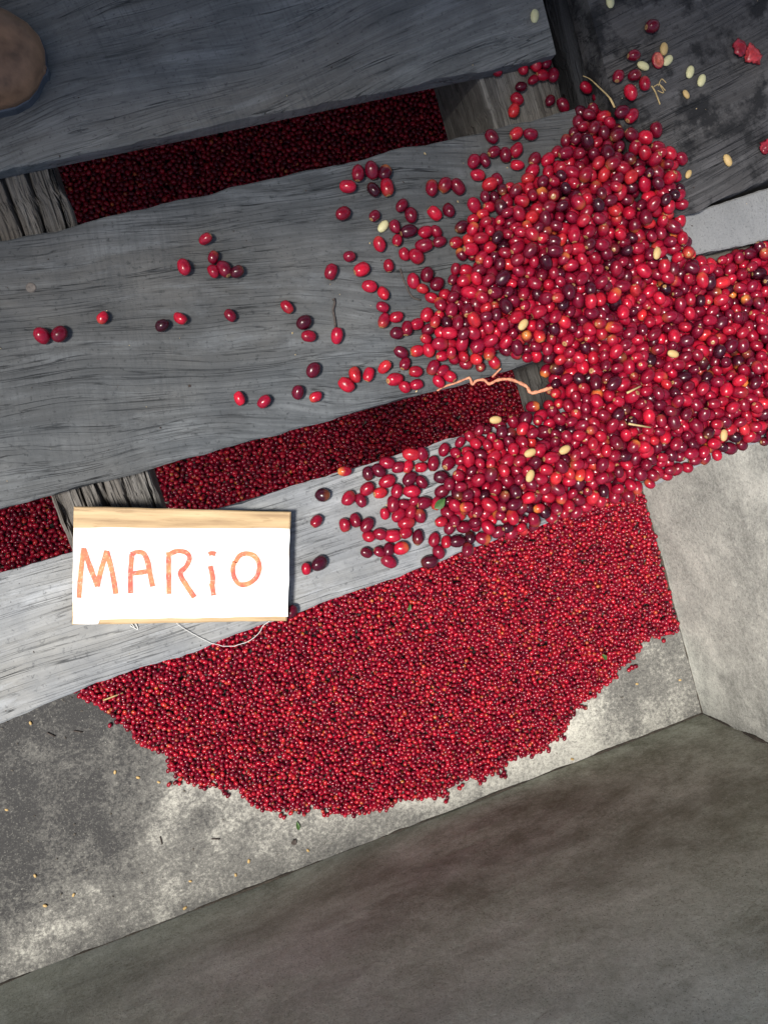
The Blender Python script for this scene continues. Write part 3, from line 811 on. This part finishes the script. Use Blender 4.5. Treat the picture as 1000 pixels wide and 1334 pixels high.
GEO = [cherry_geo(14, 9, s_) for s_ in range(1, 11)]
CM = []
for gi, (Vg, tg, Fg) in enumerate(GEO):
    me = bpy.data.meshes.new('coffee_cherry'); me.from_pydata(Vg.tolist(), [], Fg.tolist()); me.shade_smooth()
    a = me.attributes.new('tip', 'FLOAT', 'POINT'); a.data.foreach_set('value', tg.astype(np.float32))
    me.materials.append(M_cher); CM.append(me)
def zone_of(q):
    u, v, _ = proj(q['c']); z = q['zone']; x, y = q['c'][0], q['c'][1]
    if z == 'wide': return 'bare' if u < 425 else 'end' if v < 262 and u > 605 else 'wide'
    if z == 'silver': return 'sign' if u < 425 else 'silver'
    if z == 'heap': return 'hslab' if pin(SURF[0][0], x, y) else 'hwide' if pin(SURF[2][0], x, y) else 'hsilver' if pin(SURF[3][0], x, y) else 'heap'
    return z
ZONE = {'bare': 'lying apart on the bare stretch of the wide plank', 'end': 'near the sawn end of the wide plank', 'sign': 'beside the sign on the silvery plank',
        'hslab': 'in the heap edge on the black slab', 'hwide': 'in the heap covering the wide plank', 'hsilver': 'in the heap covering the silvery plank',
        'wide': 'at the heap fringe on the wide grey plank', 'silver': 'at the heap fringe on the silvery plank', 'beam': 'resting on the brown beam between planks',
        'slab': 'lying on the black stained slab', 'edge': 'on the round edged beam against the slab', 'heap': 'in the heap between silvery plank and concrete strip'}
rest_items = []
for i, q in enumerate(placed):
    c_, word = tint(); rm = rot_lying(0.22 if q['explicit'] else 0.5)
    if i in single:
        o = bpy.data.objects.new('coffee_cherry', CM[rng.integers(len(CM))]); COL.objects.link(o)
        o.matrix_world = Matrix.Translation(Vector(q['c'])) @ rm.to_4x4() @ Matrix.Diagonal((q['s'] * (0.94 + .16 * rng.random()), q['s'] * (0.90 + .14 * rng.random()), q['s'], 1))
        o.color = c_
        zn = ZONE[zone_of(q)]; u_, v_, _ = proj(q['c'])
        if math.hypot(u_ - 439, v_ - 437) < 4: tag(o, 'red coffee cherry with a dark twig on the wide plank', 'coffee cherry')
        else: tag(o, f'{word} coffee cherry {zn}', 'coffee cherry', f'{word} cherries {zn}')
    else: rest_items.append((q['c'], rm, q['s'], c_))
tag(stuff_mesh('heaped_cherries', cherry_geo(12, 7, None), rest_items, M_cher_s), 'thick heap of red coffee cherries spilled over the planks', 'coffee cherries', kind='stuff')

# ------------------------------------------------------------------ beans, twigs, leaves
M_bean = plain('pale_bean', (0.50, 0.47, 0.26), 0.5, 250, 0.2, 0.2)
M_bean2 = plain('tan_bean', (0.42, 0.29, 0.12), 0.55, 250, 0.25, 0.2)
def bean_mesh(mat):
    V, tg, Fg = cherry_geo(12, 8, None, False); V = V.copy()
    V[:, 1] *= 0.78; V[:, 2] *= 0.62
    V[:, 2] = np.where(V[:, 2] < 0, V[:, 2] * 0.45, V[:, 2])       # flat underside
    top = V[:, 2] > 0.42
    me = bpy.data.meshes.new('coffee_bean'); me.from_pydata(V.tolist(), [], Fg.tolist()); me.shade_smooth(); me.materials.append(mat)
    return me
BM = [bean_mesh(M_bean), bean_mesh(M_bean2)]
def heap_top(px, py):
    """rest a small thing on the heap at a pixel"""
    z = 0.02
    for _ in range(6):
        p = at(px, py, z); z = max(rest(p[0], p[1], 0.004), 0.003)
    return at(px, py, z)
def bean(p, ang, s, mi, label, group, up=True):
    o = bpy.data.objects.new('coffee_bean', BM[mi]); COL.objects.link(o)
    o.location = p; o.rotation_euler = (0 if up else 0.3, 0, ang); o.scale = (s, s, s)
    return tag(o, label, 'coffee bean', group)
for (px, py, an, mi) in [(794, 2, 1.4, 0), (837, 86, -0.6, 0), (864, 64, 1.2, 1), (869, 79, 0.5, 0), (898, 94, 1.0, 0), (913, 105, 0.9, 0), (893, 123, 1.9, 1), (947, 209, 1.8, 1), (896, 227, 0.8, 1)]:
    q = on_px(px, py, 0.0018)
    if q is not None: bean(q, an, 0.0076 if (px, py) not in ((893, 123), (896, 227)) else 0.0055, mi, ('pale green' if mi == 0 else 'tan') + ' coffee bean spilled on the black stained slab', 'beans spilled on the slab')
q = on_px(696, 21, 0.0018); bean(q, 1.2, 0.0078, 0, 'single pale coffee bean on the dark grey plank', None)
q = on_px(499, 295, 0.0018); bean(q, 0.6, 0.0078, 0, 'single pale green coffee bean among cherries on the wide plank', None)
for (px, py, an) in [(681, 423, .6), (876, 461, -.5), (645, 547, -.2), (690, 590, .1), (942, 567, 1.2), (735, 586, .2), (690, 620, .9), (855, 330, 1.1)]:
    q = heap_top(px, py); bean(q, an, 0.0072, 1, 'tan coffee bean lying on top of the cherry heap', 'beans on the heap')
for (px, py) in [(9, 1055), (40, 942), (150, 1006), (207, 1019), (180, 1013), (46, 1141), (59, 1180), (96, 1166), (248, 1148), (241, 1183), (307, 1140), (324, 1122), (401, 1108), (829, 891), (885, 886), (745, 989)]:
    q = at(px, py, ZF + 0.002); bean(q, rng.random() * 6, 0.0045 + 0.002 * rng.random(), 1, 'small tan coffee bean stray on the bare pit floor', 'stray beans on the pit floor')

# opened cherries on the slab
M_flesh = plain('cherry_flesh', (0.36, 0.09, 0.06), 0.45, 300, 0.4)
q = on_px(856, 79, 0.003)
hc = empty('halved_cherry', tuple(q), 'halved coffee cherry showing pink flesh on the slab', 'coffee cherry'); hc.rotation_euler = (0, 0, 1.5)
V, Fc = [], []
prs = [(1.0, -0.35), (1.0, 0.30), (0.92, 0.34), (0.62, 0.28), (0.55, 0.05), (0.3, -0.05)]
for rr, zz in prs:
    for k_ in range(18): V.append((0.0082 * rr * math.cos(k_ * math.tau / 18), 0.0062 * rr * math.sin(k_ * math.tau / 18), 0.0075 * zz))
for j in range(len(prs) - 1):
    for k_ in range(18): Fc.append((j * 18 + k_, j * 18 + (k_ + 1) % 18, (j + 1) * 18 + (k_ + 1) % 18, (j + 1) * 18 + k_))
Fc.append(tuple(range((len(prs) - 1) * 18, len(prs) * 18))); Fc.append(tuple(range(17, -1, -1)))
link('flesh', V, Fc, M_flesh, hc, True)
M_skin = plain('cherry_peel', (0.20, 0.012, 0.022), 0.3, 200, 0.5, 0.3)
V, Fc = tube([(0.0083 * math.cos(a * math.tau / 20), 0.0063 * math.sin(a * math.tau / 20), 0.0005) for a in range(21)], 0.0011, 6, 1.6)
link('skin', V, Fc, M_skin, hc, True)

def crumple(name, q, r, seed, mat, label, cat, ang):
    V, tg, Fg = cherry_geo(14, 9, None, False); V = V.copy()
    for i, v in enumerate(V):
        nn = 1 + 0.55 * mnoise.fractal(Vector(v * 1.5) + Vector((seed, 1, 0)), 1.0, 2.0, 3)
        V[i] = v * nn
    V[:, 2] *= 0.42
    o = link(name, (V * r).tolist(), Fg.tolist(), mat, None, True); o.location = q; o.rotation_euler = (0, 0, ang)
    return tag(o, label, cat)
crumple('cherry_peel', on_px(963, 62, 0.004), 0.010, 3, M_skin, 'crushed dark cherry peel on the slab', 'cherry peel', 1.0)
crumple('cherry_peel', on_px(980, 71, 0.004), 0.011, 9, plain('red_peel', (0.34, 0.03, 0.035), 0.35, 200, 0.4), 'crushed brighter red cherry peel touching the dark one', 'cherry peel', -0.9)
crumple('cherry_peel', on_px(999, 190, 0.004), 0.009, 15, M_skin, 'cherry peel scrap alone at the slab edge', 'cherry peel', 0.3)

M_twig = plain('dark_twig', (0.05, 0.04, 0.035), 0.8, 300, 0.5)
M_straw = plain('dry_straw', (0.38, 0.28, 0.13), 0.7, 200, 0.3)
M_fibre = plain('orange_root', (0.46, 0.19, 0.11), 0.7, 260, 0.45)
M_leaf = plain('green_leaf', (0.035, 0.085, 0.018), 0.5, 200, 0.3)
V, Fc = tube(smooth_path([at(434, 389, 0.003), at(436, 394, 0.0022), at(434, 404, 0.002), at(436, 416, 0.002), at(437, 428, 0.004), at(438, 433, 0.008)], 5), [0.0019] * 3 + [0.0013] * 23, 7)
tag(link('twig', V, Fc, M_twig, None, True), 'dark knobbly twig attached to a cherry on the wide plank', 'twig')
V, Fc = tube(smooth_path([at(521, 350, 0.001), at(526, 366, 0.001), at(536, 386, 0.001), at(548, 391, 0.001)], 5), 0.0011, 6)
tag(link('twig', V, Fc, M_twig, None, True), 'thin curved dark twig at the heap edge on the wide plank', 'twig')
pts = [at(569, 509, 0.0015), at(580, 503, 0.0015), at(593, 499, 0.002), at(608, 493, 0.003), at(612, 493, 0.004), at(615, 501, 0.002), at(620, 496, 0.003), at(630, 495, 0.003), at(637, 500, 0.002), at(648, 495, 0.002),
       at(662, 494, 0.001), at(675, 498, 0.000), at(686, 504, 0.001), at(690, 511, 0.003), at(698, 511, 0.004), at(712, 507, 0.004), at(726, 502, 0.004)]
sp_ = smooth_path(pts, 5); nsp = len(sp_)
V, Fc = tube(sp_, [(0.0009 + 0.0013 * (i / nsp) ** 0.7) * (1 + 0.3 * math.sin(i * 1.7) * math.sin(i * 0.6)) for i in range(nsp)], 7, 0.6)
tag(link('root_strip', V, Fc, M_fibre, None, True), 'curled orange root strip bridging the gap between planks', 'root')
V, Fc = tube([at(641, 491, 0.004), at(652, 480, 0.012)], [0.0014, 0.001], 6)
tag(link('straw', V, Fc, M_fibre, None, True), 'short pink stem leaning on the orange root', 'stem')
V, Fc = tube(smooth_path([at(759, 99, -0.018), at(768, 103, -0.012), at(780, 114, 0.004), at(793, 127, 0.02), at(800, 140, 0.02)], 5), [0.0006] * 8 + [0.0009] * 8 + [0.0013] * 5, 6)
tag(link('straw', V, Fc, M_straw, None, True), 'thin dry stalk bridging onto the black slab', 'straw')
rt = empty('dry_rootlet', tuple(on_px(860, 118, 0.0012)), 'small branched dry rootlet on the black slab', 'rootlet')
def rl(a, b, c_, r_):
    base = Vector(rt.location); P = [Vector(at(*q, zs + 0.0012)) - base for q in (a, b, c_)]
    V, Fc = tube(smooth_path([tuple(x) for x in P], 4), r_, 5); link('strand', V, Fc, M_straw, rt, True)
rl((848, 112), (853, 120), (859, 136), 0.0009); rl((851, 113), (858, 110), (866, 118), 0.0007); rl((857, 112), (861, 103), (867, 108), 0.0006); rl((856, 118), (864, 121), (859, 111), 0.0005)
for a, b, lab in (((816, 512), (834, 503), 'dry straw fragment on the heap above the silvery plank'), ((818, 552), (847, 557), 'dry straw fragment half buried near the heap centre')):
    p0, p1 = heap_top(*a), heap_top(*b); zz = max(p0[2], p1[2]) + 0.003
    V, Fc = tube([at(*a, zz), at(*b, zz - 0.002)], [0.0013, 0.0009], 6); tag(link('straw', V, Fc, M_straw, None, True), lab, 'straw')
V, Fc = tube([at(132, 918, ZF + 0.078), at(158, 908, ZF + 0.08)], 0.0022, 5)
V = [(v[0], v[1], v[2] - 0.045) for v in V]
tag(link('straw', V, Fc, M_straw, None, True), 'dry straw on the pit cherries beside the silvery plank', 'straw')

def leaf(q, L, Wd, ang, label, mat=M_leaf, curl=0.25, tilt=0.2):
    V, Fc = [], []; n = 8
    for i in range(n + 1):
        t = i / n; w_ = Wd * math.sin(math.pi * t ** 0.8) + 0.0002; z = -curl * L * (t - 0.5) ** 2
        for s_ in (-1, -0.5, 0, 0.5, 1): V.append((L * (t - 0.5), w_ * s_, z + abs(s_) * w_ * 0.35))
    for i in range(n):
        for j in range(4): Fc.append((i * 5 + j, (i + 1) * 5 + j, (i + 1) * 5 + j + 1, i * 5 + j + 1))
    m0 = len(V); V += [(x, y, z - 0.0004) for x, y, z in V]; Fc += [tuple(m0 + i for i in f[::-1]) for f in Fc]
    o = link('leaf', V, Fc, mat, None, True); o.location = q; o.rotation_euler = (tilt, 0, ang); return tag(o, label, 'leaf')
q = heap_top(573, 656); q[2] += 0.006; leaf(at(573, 656, q[2]), 0.016, 0.005, 0.45, 'bright green leaf piece on the heap above the silvery plank')
leaf(at(388, 1076, ZF + 0.006), 0.026, 0.005, 1.5, 'dark green leaf on the pit floor below the cherry bed')
leaf(at(383, 1097, ZF + 0.005), 0.018, 0.008, 0.6, 'tiny blackened leaf scrap on the bare pit floor', M_twig)
leaf(at(533, 792, ZF + 0.085), 0.02, 0.005, 1.0, 'green leaf scrap on the pit cherries below the silvery plank')
leaf(at(787, 856, ZF + 0.06), 0.022, 0.006, 2.0, 'green leaf scrap on the pit cherries near the pale wall')
for (px, py, an) in [(67, 957, -0.8), (102, 953, -0.5), (281, 1093, -0.4), (210, 1095, 1.5)]:
    a = at(px, py, ZF + 0.003); d = Vector((math.cos(an), math.sin(an), 0)) * 0.011
    V, Fc = tube([Vector(a) - d, Vector(a) + d], 0.0018, 5); tag(link('twig', V, Fc, M_twig, None, True), 'tiny black twig on the stained pit floor', 'twig', 'tiny twigs on the pit floor')

# ------------------------------------------------------------------ crumbs of dried pulp and grit on the boards and the floor
def crumbs(name, spots, mat, label):
    base, _, Fg = cherry_geo(6, 4, None, False); V, Fc = [], []
    for (p, r_) in spots:
        b0 = len(V); rm = np.array(rot_lying(0.6)); sq = np.array([1.0, 0.5 + 0.5 * rng.random(), 0.35 + 0.4 * rng.random()])
        for v in base: V.append(rm @ (v * sq * (1 + 0.4 * (rng.random() - 0.5))) * r_ + p)
        Fc += [tuple(int(b0 + i) for i in f) for f in Fg]
    tag(link(name, V, Fc, mat), label, kind='stuff')
sp1, sp2, sp3 = [], [], []
for _ in range(700):
    px, py = rng.uniform(0, 1000), rng.uniform(0, 940); r_ = 0.0006 + 0.0013 * rng.random() ** 3
    q = on_px(px, py, r_ * 0.5)
    if q is None or q[2] < -0.01: continue
    near = math.hypot(px - 640, py - 330) < 260
    if rng.random() < (0.75 if near or px > 780 else 0.22): (sp1 if rng.random() < 0.7 else sp2).append((q, r_))
for _ in range(260):
    p = at(rng.uniform(0, 900), rng.uniform(900, 1280), ZF + 0.002)
    if p[1] > yb + 0.02 and p[0] < xr - 0.02: sp3.append((p, 0.0012 + 0.0028 * rng.random() ** 3))
crumbs('pulp_crumbs', sp1, plain('dark_crumb', (0.045, 0.03, 0.025), 0.9, 200, 0.4), 'dark crumbs of dried pulp on the planks')
crumbs('chaff_crumbs', sp2, plain('pale_crumb', (0.40, 0.31, 0.17), 0.9, 200, 0.4), 'pale flakes of chaff on the planks')
crumbs('grit', sp3, plain('grit', (0.10, 0.09, 0.075), 0.9, 200, 0.5), 'dark grit on the pit floor')

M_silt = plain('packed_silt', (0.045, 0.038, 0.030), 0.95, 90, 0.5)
def seam(name, a, b, off, rad, label, seed):
    a, b, off = Vector(a), Vector(b), Vector(off); n_ = 150; P, rr = [], []
    for i in range(n_ + 1):
        p_ = a.lerp(b, i / n_); w_ = 0.5 + mnoise.fractal(p_ * 11 + Vector((seed, 0, 0)), 0.8, 2.1, 4)
        P.append(p_ + off * rad * 0.15); rr.append(rad * max(0.12, w_))
    V, Fc = tube(P, rr, 6); tag(link(name, V, Fc, M_silt, None, True), label, kind='stuff')
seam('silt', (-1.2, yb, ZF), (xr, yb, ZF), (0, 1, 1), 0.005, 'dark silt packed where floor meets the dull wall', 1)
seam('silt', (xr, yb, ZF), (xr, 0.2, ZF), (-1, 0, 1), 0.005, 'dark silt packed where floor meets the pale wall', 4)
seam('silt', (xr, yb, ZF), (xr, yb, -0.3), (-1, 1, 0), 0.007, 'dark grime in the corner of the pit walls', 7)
